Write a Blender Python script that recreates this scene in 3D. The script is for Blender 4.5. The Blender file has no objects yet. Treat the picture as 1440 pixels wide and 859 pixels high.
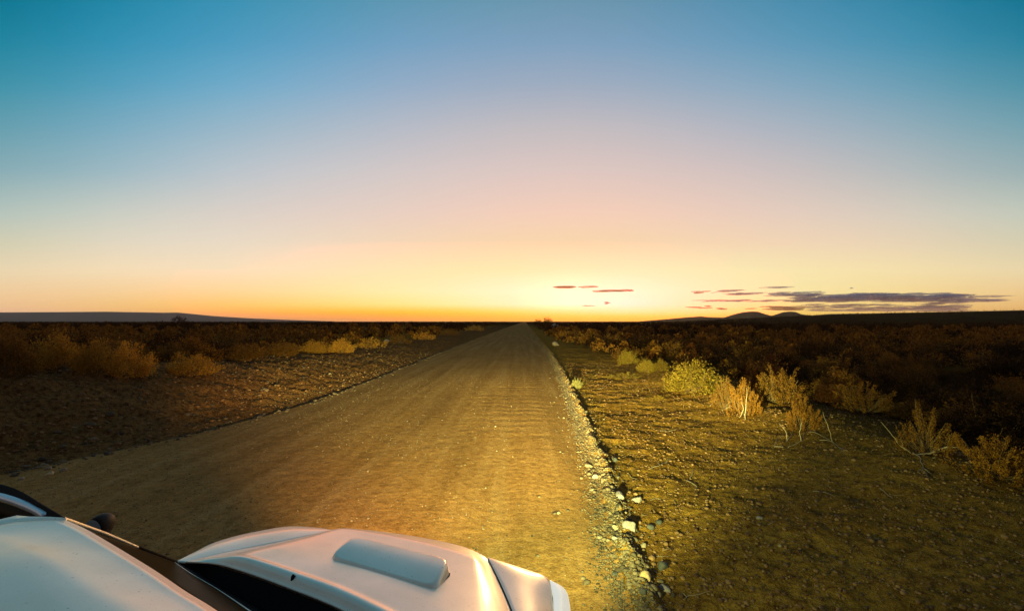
import bpy, math, random
import numpy as np
from mathutils import Vector
S = bpy.context.scene
COL = S.collection
PI = math.pi
random.seed(7)

# ------------------------------------------------------------------ camera, light, exposure
F, CU, CV, CH = 660.0, 738.0, 452.0, 2.6        # focal length and vanishing point in photo pixels, eye height in metres
cd = bpy.data.cameras.new('camera'); cam = bpy.data.objects.new('camera', cd); COL.objects.link(cam)
cam.location = (0, 0, CH); cam.rotation_euler = (math.radians(90), 0, 0)
cd.sensor_width = 36; cd.sensor_fit = 'HORIZONTAL'; cd.lens = 36*F/1440
cd.shift_x = (720-CU)/1440; cd.shift_y = (CV-429.5)/1440
cd.clip_start = 0.05; cd.clip_end = 400000
S.camera = cam
S.view_settings.view_transform = 'Standard'; S.view_settings.look = 'None'
S.view_settings.exposure = 0; S.view_settings.gamma = 1
S.render.engine = 'CYCLES'
S.cycles.use_denoising = True
S.cycles.light_sampling_threshold = 0.002; S.cycles.max_bounces = 6; S.cycles.diffuse_bounces = 3; S.cycles.glossy_bounces = 3
S.cycles.transparent_max_bounces = 24; S.cycles.volume_bounces = 1
S.cycles.sample_clamp_indirect = 4

def lin(c):
    return tuple((x/255/12.92 if x/255 <= .04045 else ((x/255+.055)/1.055)**2.4) for x in c)

class NT:
    """little helper for node trees"""
    def __init__(s, tree): s.t = tree; s.n = tree.nodes; s.l = tree.links
    def new(s, typ, **kw):
        n = s.n.new(typ)
        for k, v in kw.items(): setattr(n, k, v)
        return n
    def put(s, sock, v):
        if isinstance(v, bpy.types.NodeSocket): s.l.new(v, sock)
        elif v is not None: sock.default_value = v
    def math(s, op, a, b=None, c=None, clamp=False):
        n = s.new('ShaderNodeMath', operation=op); n.use_clamp = clamp
        s.put(n.inputs[0], a); s.put(n.inputs[1], b); s.put(n.inputs[2], c)
        return n.outputs[0]
    def mix(s, f, a, b, blend='MIX'):
        n = s.new('ShaderNodeMix', data_type='RGBA', blend_type=blend)
        s.put(n.inputs[0], f); s.put(n.inputs[6], a); s.put(n.inputs[7], b)
        return n.outputs[2]
    def noise(s, vec, scale, detail=4, rough=.55, out=0, dist=0):
        n = s.new('ShaderNodeTexNoise'); s.put(n.inputs['Vector'], vec)
        n.inputs['Scale'].default_value = scale; n.inputs['Detail'].default_value = detail
        n.inputs['Roughness'].default_value = rough; n.inputs['Distortion'].default_value = dist
        return n.outputs[out]
    def ramp(s, fac, stops, interp='LINEAR'):
        n = s.new('ShaderNodeValToRGB'); s.put(n.inputs[0], fac); r = n.color_ramp; r.interpolation = interp
        while len(r.elements) < len(stops): r.elements.new(.5)
        for e, (p, c) in zip(r.elements, sorted(stops, key=lambda q: q[0])): pass
        for i, (p, c) in enumerate(sorted(stops, key=lambda q: q[0])):
            r.elements[i].position = p; r.elements[i].color = (*c[:3], 1)
        return n.outputs[0]

# sky: dusk gradient by elevation, blended over azimuth round the whole horizon
W = bpy.data.worlds.new('World'); S.world = W; W.use_nodes = True
T = NT(W.node_tree); T.n.clear()
VR = [0, 60, 120, 180, 240, 300, 340, 380, 410, 428, 438, 445, 451]
SKYC = {   # azimuth given by photo column: colours down the rows VR
 0:   [(0,112,138),(22,126,152),(52,140,162),(90,152,168),(125,166,175),(170,190,182),(208,205,176),(234,214,176),(243,206,158),(243,198,150),(242,192,152),(240,188,158),(238,186,160)],
 150: [(24,130,164),(40,140,176),(72,152,184),(112,166,190),(145,180,192),(195,203,192),(228,217,195),(249,224,184),(250,210,155),(250,200,130),(248,190,120),(245,178,124),(240,170,124)],
 330: [(50,142,178),(70,152,190),(104,168,200),(146,180,198),(182,194,202),(212,205,197),(234,220,200),(252,226,190),(255,217,150),(255,203,105),(255,186,92),(246,163,100),(240,154,104)],
 560: [(88,146,174),(108,156,190),(140,168,195),(175,183,196),(203,196,195),(224,203,190),(246,216,184),(254,232,178),(255,243,172),(255,238,135),(255,200,28),(255,176,45),(242,154,92)],
 720: [(98,146,172),(118,156,186),(150,168,188),(186,184,188),(212,194,190),(236,202,182),(250,214,172),(254,237,175),(255,248,206),(255,248,192),(255,224,85),(255,190,4),(255,176,40)],
 850: [(102,144,170),(120,156,186),(152,168,188),(188,184,188),(214,194,188),(238,202,180),(250,214,172),(254,240,190),(255,252,222),(255,253,236),(255,250,192),(255,216,50),(255,188,30)],
 1080:[(70,138,172),(92,150,182),(128,164,188),(166,176,190),(198,188,188),(222,200,186),(244,214,182),(251,232,175),(253,234,168),(255,228,138),(255,216,104),(255,202,64),(250,182,52)],
 1290:[(40,128,162),(60,140,172),(98,154,178),(136,168,182),(170,182,184),(205,200,186),(232,212,182),(247,224,172),(247,218,150),(245,205,126),(240,190,106),(232,175,90),(222,160,84)],
 1440:[(5,110,140),(30,124,152),(68,140,162),(106,156,170),(142,170,174),(184,196,182),(212,206,176),(234,214,170),(240,202,142),(236,188,120),(230,174,102),(222,160,88),(215,150,84)],
}
tc = T.new('ShaderNodeTexCoord'); sp = T.new('ShaderNodeSeparateXYZ'); T.l.new(tc.outputs['Generated'], sp.inputs[0])
X, Y, Z = sp.outputs
elev = T.math('DIVIDE', T.math('ARCSINE', T.math('MAXIMUM', Z, 0.0)), PI/2)
az = T.math('ARCTAN2', X, Y)
ZEN = lin((78, 110, 132))
_us = np.arange(-240, 1681, 5.0); _k = np.exp(-.5*(np.arange(-48, 49)*5/62.0)**2); _k /= _k.sum()
_ku = np.array(sorted(SKYC)); _sm = {}
for _r in range(len(VR)):
    for _c in range(3):
        _v = np.interp(_us, _ku, [SKYC[q][_r][_c] for q in _ku]); _sm[_r, _c] = np.convolve(np.pad(_v, 48, mode='edge'), _k, mode='valid')
SKYC = {u: [tuple(float(np.interp(u, _us, _sm[r, c]))+((9, 5, 4)[c] if VR[r] <= 300 else 0) for c in range(3)) for r in range(len(VR))] for u in range(0, 1441, 80)}
cols = []
for u, cs in SKYC.items():
    a = math.atan((u-CU)/F); st = []
    for v, c in zip(VR, cs):
        e = math.atan((CV-v)/F*math.cos(a))/(PI/2)
        # the film clips at white: the real glow is stronger where a channel is full
        r_, g_, b_ = lin(c)
        ss = lambda x, lo, hi: (lambda q: q*q*(3-2*q))(min(1, max(0, (x-lo)/(hi-lo))))
        st.append((e, (r_*(1+2.6*ss(c[0], 252, 256)*ss(c[1], 150, 240)), g_*(1+1.3*ss(c[1], 247, 257)), b_*(1+.5*ss(c[2], 200, 250)*ss(c[0], 252, 256)))))
    top = lin(cs[0])
    st += [(.45, tuple(x*.85+.04 for x in top)), (1.0, ZEN)]
    cols.append((a, st))
ZEN = lin((78, 110, 132))
side = [(0, lin((190,140,118))), (.08, lin((185,150,136))), (.2, lin((140,140,142))), (.45, lin((84,112,130))), (1, ZEN)]
back = [(0, lin((84,66,72))), (.08, lin((150,115,112))), (.2, lin((126,116,124))), (.45, lin((80,98,116))), (1, ZEN)]
cols = [(-PI, back), (-1.75, side)] + cols + [(1.75, side), (PI, back)]
cur = T.ramp(elev, cols[0][1])
for (a0, _), (a1, st) in zip(cols, cols[1:]):
    f = T.new('ShaderNodeMapRange', interpolation_type='LINEAR'); T.put(f.inputs[0], az)
    f.inputs[1].default_value = a0; f.inputs[2].default_value = a1
    cur = T.mix(f.outputs[0], cur, T.ramp(elev, st))
bg = T.new('ShaderNodeBackground'); T.put(bg.inputs[0], cur); bg.inputs[1].default_value = 1.0
T.l.new(bg.outputs[0], T.new('ShaderNodeOutputWorld').inputs[0])

# the sun has just gone: a weak wide warm glow from where it set
sl = bpy.data.lights.new('sun', 'SUN'); sun = bpy.data.objects.new('sun', sl); COL.objects.link(sun)
sl.energy = 0.9; sl.angle = math.radians(10); sl.color = (1, .62, .25)
sun_az, sun_el = math.radians(8), math.radians(3)
sun.rotation_euler = Vector((math.sin(sun_az)*math.cos(sun_el), math.cos(sun_az)*math.cos(sun_el), math.sin(sun_el))).to_track_quat('Z', 'Y').to_euler()

# ------------------------------------------------------------------ helpers
def tag(o, label=None, cat=None, group=None, kind=None):
    if label: o['label'] = label
    if cat: o['category'] = cat
    if group: o['group'] = group
    if kind: o['kind'] = kind
    return o
def link(name, me, mat=None, parent=None, smooth=False):
    o = bpy.data.objects.new(name, me); COL.objects.link(o)
    if mat is not None and not me.materials: me.materials.append(mat)
    if parent is not None: o.parent = parent
    if smooth: me.polygons.foreach_set('use_smooth', [True]*len(me.polygons))
    return o
def empty(name, loc):
    o = bpy.data.objects.new(name, None); COL.objects.link(o); o.location = loc; o.empty_display_size = .2; return o
def nmesh(name, v, f):
    """fast mesh from numpy verts (n,3) and faces (m,3|4)"""
    v = np.asarray(v, dtype=np.float32); f = np.asarray(f, dtype=np.int32)
    me = bpy.data.meshes.new(name); me.vertices.add(len(v)); me.vertices.foreach_set('co', v.ravel())
    k = f.shape[1]; me.loops.add(f.size); me.loops.foreach_set('vertex_index', f.ravel())
    me.polygons.add(len(f)); me.polygons.foreach_set('loop_start', np.arange(0, f.size, k, dtype=np.int32))
    me.update(calc_edges=True); me.validate(); return me

def _h(ix, iy, s):
    n = (ix.astype(np.int64)*374761393 + iy.astype(np.int64)*668265263 + s*1442695041) & 0xffffffff
    n = ((n ^ (n >> 13))*1274126177) & 0xffffffff
    return ((n ^ (n >> 16)) & 0xffff)/65535.0
def vn(x, y, s=0):
    ix = np.floor(x); iy = np.floor(y); fx = x-ix; fy = y-iy
    fx = fx*fx*(3-2*fx); fy = fy*fy*(3-2*fy)
    a = _h(ix, iy, s); b = _h(ix+1, iy, s); c = _h(ix, iy+1, s); d = _h(ix+1, iy+1, s)
    return (a*(1-fx)+b*fx)*(1-fy)+(c*(1-fx)+d*fx)*fy
def fbm(x, y, o=4, s=0):
    r = 0; a = 1; t = 0
    for i in range(o): r = r+a*(vn(x*2**i, y*2**i, s+i*17)-.5); t += a; a *= .55
    return r/t*2
def sst(x, a, b):
    t = np.clip((x-a)/(b-a), 0, 1); return t*t*(3-2*t)

# ------------------------------------------------------------------ the lie of the land
EL = ([-60, 0, 6, 7.9, 10.9, 14, 18.5, 25, 36, 80, 200, 4000], [-8.5, -10.0, -9.5, -8.9, -7.6, -7.0, -6.8, -6.8, -7.0, -7.4, -7.8, -8])
ER = ([-60, 0, 4.5, 6, 9, 16, 25, 45, 100, 4000], [.92, .97, 1.01, 1.09, 1.28, 1.54, 1.80, 2.05, 2.3, 2.5])
def edgeL(y): return np.interp(y, *EL)+.12*fbm(y*.5, y*0, 2, 5)
def edgeR(y): return np.interp(y, *ER)+.05*fbm(y*.9, y*0, 2, 6)
def bankH(y): return np.interp(y, [-60, 0, 9, 11, 15, 20, 33, 80, 300, 1000], [1.1, 1.45, 1.5, 1.40, 1.08, .80, .5, .38, .3, .1])
def H(x, y):
    x = np.asarray(x, dtype=float); y = np.asarray(y, dtype=float)
    eL, eR = edgeL(y), edgeR(y)
    near = np.exp(-np.maximum(y, 0)/60.0)
    # road: slight crown, ruts, washboard
    wr = (x-eL)/(eR-eL)
    road = .05*np.sin(np.clip(wr, 0, 1)*PI) - .02*np.exp(-((x+.3)/.25)**2) - .018*np.exp(-((x-1.0)/.25)**2) - .02*np.exp(-((x+3.0)/.4)**2)
    wash = (np.sin(y*2*PI/.62+7*vn(x*.8, y*.35, 3)+x*.4)*.0045+.008*fbm(x*.5, y*3.1, 3, 55))*sst(fbm(x*.5, y*.16, 3, 8), -.2, .45)*sst(y, 8, 14)*np.exp(-((x+.1)/1.9)**2)*np.exp(-np.maximum(y-30, 0)/30)
    road = road+wash+.009*fbm(x*5, y*5, 4, 11)*near
    # left bank
    d = eL-x
    bh = bankH(y)
    lump = .14*fbm(x*1.3, y*1.0, 4, 21)+.11*fbm(x*3.2, y*3.2, 3, 23)+.05*fbm(x*8, y*8, 3, 24)
    dip = -.07*np.exp(-((d-.25)/.25)**2)
    left = dip+bh*sst(d, .25, 4.3)+lump*sst(d, .3, 1.2)*(1-.6*sst(d, 5.5, 8))+.16*np.exp(-((d-5.2)/.8)**2)*near
    left = left+.25*fbm(x*.16, y*.16, 3, 31)*sst(d, 6, 14)
    # right windrow and verge
    e = x-eR
    wind = .085*np.exp(-((e-.16-.05*fbm(y*1.5, x*0, 2, 44))/.12)**2)*(1+1.3*fbm(x*5, y*3.2, 3, 41))*np.interp(y, [0, 40, 90], [1, 1, .6])
    right = wind-.035*sst(e, .22, .6)+.10*fbm(x*.5, y*.5, 3, 43)*sst(e, .5, 2)+.045*fbm(x*2.6, y*2.6, 3, 45)*sst(e, .2, .6)+.024*fbm(x*9, y*9, 3, 46)*sst(e, .2, .5)+.32*np.exp(-((x-7.2)/1.6)**2)*sst(y, 3, 8)*np.interp(y, [0, 20, 40], [1, .8, .2])
    right = right+.15*sst(x, 7, 12)+.25*fbm(x*.16, y*.16, 3, 47)*sst(e, 6, 14)
    z = np.where(d > 0, left, np.where(e > 0, right, road+.085*np.exp(-((e-.16)/.12)**2)*.6))
    # far ground rising to the right
    yy = np.maximum(y, 1.0); s = x/yy
    z = z+np.interp(s, [.25, .33, .45, .62, .8, 1.06, 2.5], [0, 2.5, 11, 22, 29, 37, 60])*sst(y, 300, 1500)
    return z
def P(u, v, z):
    y = F*(CH-z)/(v-CV); return Vector(((u-CU)/F*y, y, z))
def PY(u, v, y): return Vector(((u-CU)/F*y, y, CH-(v-CV)*y/F))
def G(u, v, dz=0.0):
    """point of the ground seen at photo pixel (u, v)"""
    ys = np.geomspace(2.2, 1500, 3000); xs = (u-CU)/F*ys; zr = CH-(v-CV)/F*ys
    below = np.nonzero(zr < H(xs, ys))[0]
    i = below[0] if len(below) else len(ys)-1
    return Vector((xs[i], ys[i], float(H(xs[i], ys[i]))+dz))
def gz(x, y): return float(H(x, y))

# ------------------------------------------------------------------ materials
def mat(name):
    m = bpy.data.materials.new(name); m.use_nodes = True; t = NT(m.node_tree)
    return m, t, t.n['Principled BSDF']
def simple(name, c, rough=.6, metal=0, spec=.5, coat=0):
    m, t, b = mat(name); b.inputs['Base Color'].default_value = (*c, 1)
    b.inputs['Roughness'].default_value = rough; b.inputs['Metallic'].default_value = metal
    b.inputs['Specular IOR Level'].default_value = spec; b.inputs['Coat Weight'].default_value = coat
    return m
def soil(name, ca, cb, cc, bump=.03, tracks=False):
    m, t, b = mat(name)
    pos = t.new('ShaderNodeNewGeometry').outputs['Position']
    n1 = t.noise(pos, .55, 5, .6); n2 = t.noise(pos, 9, 6, .65); n3 = t.noise(pos, 45, 3, .7)
    c = t.mix(t.ramp(n1, [(.35, (0,0,0)), (.65, (1,1,1))]), (*ca, 1), (*cb, 1))
    c = t.mix(t.ramp(n2, [(.42, (0,0,0)), (.68, (1,1,1))]), c, (*cc, 1))
    if tracks:
        s = t.new('ShaderNodeSeparateXYZ'); t.l.new(pos, s.inputs[0])
        st = t.new('ShaderNodeCombineXYZ'); t.put(st.inputs[0], s.outputs[0]); t.put(st.inputs[1], t.math('MULTIPLY', s.outputs[1], .035))
        ln = t.noise(st.outputs[0], 2.2, 4, .6)
        c = t.mix(t.ramp(ln, [(.52, (0,0,0)), (.64, (.22,.22,.22))]), c, (.44,.27,.11,1))
        c = t.mix(t.ramp(ln, [(.38, (.25,.25,.25)), (.5, (.06,.06,.06)), (.6, (0,0,0))]), c, (*[x*.45 for x in cc], 1))
    g = t.ramp(n3, [(.3, (.55,.55,.55)), (.52, (1,1,1)), (.72, (1.25,1.2,1.1))])
    c = t.mix(1.0, c, g, 'MULTIPLY')
    vo = t.new('ShaderNodeTexVoronoi'); t.put(vo.inputs['Vector'], pos); vo.inputs['Scale'].default_value = 26; vo.inputs['Randomness'].default_value = 1
    peb = t.ramp(vo.outputs['Distance'], [(.12, (1,1,1)), (.24, (0,0,0))])
    sepc = t.new('ShaderNodeSeparateColor'); t.l.new(vo.outputs['Color'], sepc.inputs[0])
    some = t.math('GREATER_THAN', sepc.outputs[0], .72)
    pm = t.math('MULTIPLY', peb, some)
    pc = t.mix(sepc.outputs[1], (.10,.085,.06,1), (.5,.42,.3,1))
    c = t.mix(t.math('MULTIPLY', pm, .8), c, pc)
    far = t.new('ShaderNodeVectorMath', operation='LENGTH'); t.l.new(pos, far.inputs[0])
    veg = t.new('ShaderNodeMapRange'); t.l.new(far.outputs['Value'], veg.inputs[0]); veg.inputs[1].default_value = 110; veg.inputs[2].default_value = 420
    if name == 'karoo_soil':   # dark of the unlit plain put into the colour, away from the scraped verge
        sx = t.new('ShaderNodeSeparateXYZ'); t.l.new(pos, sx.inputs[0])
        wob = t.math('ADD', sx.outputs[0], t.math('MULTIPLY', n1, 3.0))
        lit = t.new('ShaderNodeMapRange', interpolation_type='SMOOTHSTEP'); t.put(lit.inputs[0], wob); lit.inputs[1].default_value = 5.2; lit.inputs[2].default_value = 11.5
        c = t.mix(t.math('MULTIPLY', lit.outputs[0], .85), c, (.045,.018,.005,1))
    if name not in ('gravel_road', 'hazy_hill_soil'):   # closed scrub cover farther out
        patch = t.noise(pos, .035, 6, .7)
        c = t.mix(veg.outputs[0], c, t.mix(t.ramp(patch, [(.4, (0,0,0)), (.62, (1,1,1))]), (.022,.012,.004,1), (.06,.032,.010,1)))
    t.put(b.inputs['Base Color'], c); b.inputs['Roughness'].default_value = .95; b.inputs['Specular IOR Level'].default_value = 0
    h = t.math('ADD', t.math('MULTIPLY', n2, .8), t.math('ADD', t.math('MULTIPLY', n3, .35), t.math('MULTIPLY', pm, .35)))
    bp = t.new('ShaderNodeBump'); bp.inputs['Strength'].default_value = .9; bp.inputs['Distance'].default_value = bump
    t.put(bp.inputs['Height'], h); t.l.new(bp.outputs[0], b.inputs['Normal'])
    return m
M = {}
M['road'] = soil('gravel_road', (.33,.166,.052), (.38,.20,.066), (.22,.105,.032), .028, True)
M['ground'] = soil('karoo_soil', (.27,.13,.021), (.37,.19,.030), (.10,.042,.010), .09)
M['bank'] = soil('bank_soil', (.17,.080,.026), (.23,.115,.038), (.050,.022,.008), .10)
M['hazy_hill'] = soil('hazy_hill_soil', (.19,.13,.11), (.22,.15,.125), (.14,.10,.085), .1)  # haze over the far hills put into the soil colour
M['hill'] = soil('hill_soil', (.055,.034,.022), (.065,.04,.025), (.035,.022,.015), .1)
def leafmat(name, ca, cb, tip):
    m, t, b = mat(name)
    g = t.new('ShaderNodeNewGeometry'); oi = t.new('ShaderNodeObjectInfo')
    n = t.noise(g.outputs['Position'], 3.5, 4, .6)
    c = t.mix(t.ramp(n, [(.35, (0,0,0)), (.65, (1,1,1))]), (*ca, 1), (*cb, 1))
    c = t.mix(t.math('POWER', g.outputs['Random Per Island'], 1.6), t.mix(.35, c, (*[x*.4 for x in ca], 1)), (*tip, 1))
    c = t.mix(1.0, c, t.ramp(oi.outputs['Random'], [(0, (.65,.62,.6)), (.5, (1,1,1)), (1, (1.25,1.1,.9))]), 'MULTIPLY')
    t.put(b.inputs['Base Color'], c); b.inputs['Roughness'].default_value = .7; b.inputs['Specular IOR Level'].default_value = .05
    tr = t.new('ShaderNodeBsdfTranslucent'); t.put(tr.inputs[0], c)
    mx = t.new('ShaderNodeMixShader'); mx.inputs[0].default_value = .45
    t.l.new(b.outputs[0], mx.inputs[1]); t.l.new(tr.outputs[0], mx.inputs[2]); t.l.new(mx.outputs[0], t.n['Material Output'].inputs[0])
    return m
M['leaf_yellow'] = leafmat('yellow_green_leaves', (.17,.105,.014), (.23,.14,.018), (.34,.22,.03))
M['leaf_orange'] = leafmat('orange_brown_leaves', (.11,.045,.008), (.16,.068,.011), (.25,.12,.02))
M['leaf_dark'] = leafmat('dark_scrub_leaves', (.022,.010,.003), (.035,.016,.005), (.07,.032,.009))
M['leaf_gold_lit'] = leafmat('lit_gold_leaves', (.44,.19,.022), (.54,.26,.032), (.66,.36,.05))  # light on the roadside bushes put into a brighter leaf colour
M['leaf_pale'] = leafmat('pale_grass_leaves', (.13,.115,.035), (.17,.145,.045), (.24,.2,.07))
M['twig'] = simple('dry_twig', (.10,.055,.022), .8, spec=.2)
M['dead'] = simple('bleached_deadwood', (.26,.19,.12), .85, spec=.2)
def stonemat(name, a, b_):
    m, t, b = mat(name)
    g = t.new('ShaderNodeNewGeometry'); oi = t.new('ShaderNodeObjectInfo')
    n = t.noise(g.outputs['Position'], 30, 4, .6)
    k = t.math('FRACT', t.math('ADD', oi.outputs['Random'], t.math('MULTIPLY', g.outputs['Random Per Island'], 3.7)))
    c = t.mix(k, (*a, 1), (*b_, 1))
    c = t.mix(1.0, c, t.ramp(n, [(.3, (.6,.6,.6)), (.7, (1.2,1.15,1.1))]), 'MULTIPLY')
    t.put(b.inputs['Base Color'], c); b.inputs['Roughness'].default_value = .85; b.inputs['Specular IOR Level'].default_value = .25
    bp = t.new('ShaderNodeBump'); bp.inputs['Distance'].default_value = .01; t.put(bp.inputs['Height'], n); t.l.new(bp.outputs[0], b.inputs['Normal'])
    return m
M['stone'] = stonemat('mixed_stone', (.035,.025,.015), (.19,.135,.075))
M['clod'] = stonemat('dirt_clods', (.08,.035,.012), (.26,.14,.055))
M['stone_grey'] = stonemat('grey_stone', (.22,.18,.16), (.26,.21,.19))
M['stone_ochre'] = stonemat('ochre_stone', (.42,.26,.12), (.44,.30,.15))
M['stone_pale'] = stonemat('pale_stone', (.19,.14,.085), (.26,.20,.125))
M['stone_dark'] = stonemat('dark_stone', (.05,.05,.045), (.07,.065,.055))
def paintmat(name, c, rough, metal):
    m, t, b = mat(name)
    pos = t.new('ShaderNodeNewGeometry').outputs['Position']
    n = t.noise(pos, 3.0, 5, .6); fl = t.noise(pos, 220, 2, .7)
    cc = t.mix(t.ramp(n, [(.4, (0,0,0)), (.75, (.35,.35,.35))]), (*c, 1), (.70,.60,.42,1))
    dd = t.noise(pos, 90, 2, .5)
    cc = t.mix(t.ramp(dd, [(.68, (0,0,0)), (.74, (.55,.55,.55))]), cc, (.20,.14,.08,1))
    cc = t.mix(1.0, cc, t.ramp(fl, [(.3, (.93,.93,.93)), (.7, (1.03,1.03,1.03))]), 'MULTIPLY')
    t.put(b.inputs['Base Color'], cc); b.inputs['Metallic'].default_value = metal
    t.put(b.inputs['Roughness'], t.ramp(n, [(.35, (rough,)*3), (.75, (rough+.12,)*3)]))
    b.inputs['Coat Weight'].default_value = .5; b.inputs['Coat Roughness'].default_value = .12
    return m
M['paint'] = paintmat('silver_white_paint', (.97,.84,.67), .38, .55)
M['black'] = simple('black_plastic', (.008,.005,.005), .8, spec=.08)
M['glass'] = simple('dark_car_glass', (.010,.008,.002), .3, spec=.10)
M['glass'].node_tree.nodes['Principled BSDF'].inputs['IOR'].default_value = 1.12
M['glass'].node_tree.nodes['Principled BSDF'].inputs['Specular Tint'].default_value = (.8,.75,.35,1)
M['trim'] = simple('sky_tinted_trim', (.5,.62,.70), .35, metal=.4)  # blue reflection of the sky put into the trim colour
M['rubber'] = simple('tyre_rubber', (.02,.02,.02), .8)
M['rim'] = simple('alloy_rim', (.5,.5,.5), .35, metal=.8)
M['wiper'] = simple('wiper_metal', (.35,.33,.32), .35, metal=.6)
m, t, b = mat('lit_headlamp_lens'); b.inputs['Base Color'].default_value = (.9,.88,.8,1); b.inputs['Roughness'].default_value = .1
b.inputs['Emission Color'].default_value = (1,.93,.75,1); b.inputs['Emission Strength'].default_value = .55; M['lens'] = m

# ------------------------------------------------------------------ ground, road and banks in one net of vertices
def build_land():
    rows = [-60, -40, -28, -20, -14, -10, -7, -5, -3.5, -2.5, -1.5, -.5, .5, 1.2, 1.9]
    y = 2.3
    while y < 14000:
        rows.append(y); y += max(.03, y*.0062 if y < 80 else y*.03)
    rows = np.array(rows+[14000.0])
    def seg(lo, hi, n): return np.linspace(lo, hi, n, endpoint=False)
    out = [-14000, -8000, -5000, -3200, -2200, -1500, -1000, -700, -500, -360, -260, -190, -140, -105, -80, -62, -50, -41, -34, -29, -25, -22]
    # left of the road: distance from its edge
    Ld = np.array(out+list(-np.linspace(20, 8, 60, endpoint=False))+list(-np.linspace(8, 0, 110, endpoint=False)))
    Rf = np.linspace(0, 1, 150)
    Rd = np.array(list(np.linspace(0, 1.2, 34)[1:])+list(np.linspace(1.2, 8, 115)[1:])+list(np.linspace(8, 20, 70)[1:])+[-o for o in out[::-1]])
    nL, nR, nE = len(Ld), len(Rf), len(Rd)
    eL = edgeL(rows)[:, None]; eR = edgeR(rows)[:, None]
    # spread the outer columns with distance so that the net stays fine where the eye is
    Xg = np.concatenate([eL+Ld[None, :], eL+(eR-eL)*Rf[None, :], eR+Rd[None, :]], axis=1)
    Yg = np.repeat(rows[:, None], Xg.shape[1], axis=1)
    Zg = H(Xg, Yg)
    V = np.stack([Xg, Yg, Zg], -1).reshape(-1, 3); nx = Xg.shape[1]; ny = len(rows)
    idx = np.arange(nx*ny).reshape(ny, nx)
    def piece(name, c0, c1, m, label=None):
        a = idx[:-1, c0:c1-1]; b_ = idx[:-1, c0+1:c1]; c = idx[1:, c0+1:c1]; d = idx[1:, c0:c1-1]
        f = np.stack([a, b_, c, d], -1).reshape(-1, 4)
        used, inv = np.unique(f, return_inverse=True)
        me = nmesh(name, V[used], inv.reshape(-1, 4)); o = link(name, me, m, smooth=True)
        tag(o, label, None, None, 'structure'); return o
    kb = int(np.searchsorted(Ld, -6.2))
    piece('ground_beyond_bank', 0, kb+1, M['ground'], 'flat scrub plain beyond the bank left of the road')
    piece('roadside_bank', kb, nL+1, M['bank'], 'rough earth bank cut along the left of the road')
    piece('gravel_road', nL, nL+nR, M['road'], 'straight gravel road running to the horizon')
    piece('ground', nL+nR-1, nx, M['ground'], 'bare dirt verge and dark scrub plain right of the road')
build_land()

# ------------------------------------------------------------------ far hills
def ridge(name, pts, y0, depth, label, base=0.0, rough=1.0):
    us = np.array([p[0] for p in pts], float); vs = np.array([p[1] for p in pts], float)
    n = 260; u = np.linspace(us[0], us[-1], n); v = np.interp(u, us, vs)
    x = (u-CU)/F*y0; z = CH+(CV-v)/F*y0
    m = 24; tt = np.linspace(-1, 1, m)
    Vv = []
    for j, t_ in enumerate(tt):
        k = (1-abs(t_)**1.6)
        yy = y0+t_*depth
        nz = fbm(x*9/y0*3, np.full(n, t_*3.0), 4, 77)*.14*rough*(z.clip(0))*(1-k)*1.2
        Vv.append(np.stack([x*(y0+t_*depth)/y0, np.full(n, yy), np.where(abs(t_) > .999, base-8, z*k*(y0+t_*depth*.5)/y0+nz+base*(1-k))], -1))
    Vv = np.array(Vv).reshape(-1, 3); idx = np.arange(n*m).reshape(m, n)
    f = np.stack([idx[:-1, :-1], idx[:-1, 1:], idx[1:, 1:], idx[1:, :-1]], -1).reshape(-1, 4)
    o = link(name, nmesh(name, Vv, f), M['hazy_hill' if name == 'distant_hills' else 'hill'], smooth=True); tag(o, label, None, None, 'structure'); return o
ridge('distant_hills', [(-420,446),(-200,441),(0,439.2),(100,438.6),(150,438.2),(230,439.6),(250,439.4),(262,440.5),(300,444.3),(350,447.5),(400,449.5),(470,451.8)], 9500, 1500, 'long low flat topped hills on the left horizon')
ridge('hills', [(900,451.8),(940,448.5),(965,446.2),(985,444.8),(1000,446.0),(1018,446.4),(1030,442.6),(1038,440.4),(1047,438.6),(1057,437.9),(1066,438.2),(1073,440.6),(1085,444),(1093,441.5),(1101,438.8),(1112,437.9),(1119,438.6),(1127,441.8),(1140,443.5),(1165,441.5),(1200,440.8),(1260,440.2),(1330,441),(1400,446),(1440,451)], 5200, 700, 'twin flat topped hills on the right horizon')

# ------------------------------------------------------------------ shrubs
def tube(pts, r0, r1, sides=4):
    vs, fs = [], []
    n = len(pts)
    for i, p in enumerate(pts):
        a = Vector(pts[min(i+1, n-1)])-Vector(pts[max(i-1, 0)])
        a = a.normalized() if a.length > 1e-6 else Vector((0, 0, 1))
        q = a.orthogonal().normalized(); w = a.cross(q); r = r0+(r1-r0)*i/(n-1)
        for k in range(sides):
            t_ = 2*PI*k/sides; vs.append(Vector(p)+(q*math.cos(t_)+w*math.sin(t_))*r)
    for i in range(n-1):
        for k in range(sides):
            a = i*sides+k; b_ = i*sides+(k+1) % sides; fs.append((a, b_, b_+sides, a+sides))
    fs.append(tuple(range(sides))[::-1]) if sides == 4 else None
    return vs, fs
class MB:
    def __init__(s): s.v = []; s.f = []
    def add(s, vf):
        o = len(s.v); s.v += [tuple(x) for x in vf[0]]; s.f += [tuple(i+o for i in f) for f in vf[1]]
    def mesh(s, name):
        me = bpy.data.meshes.new(name); me.from_pydata(s.v, [], s.f); me.update(); return me
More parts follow.
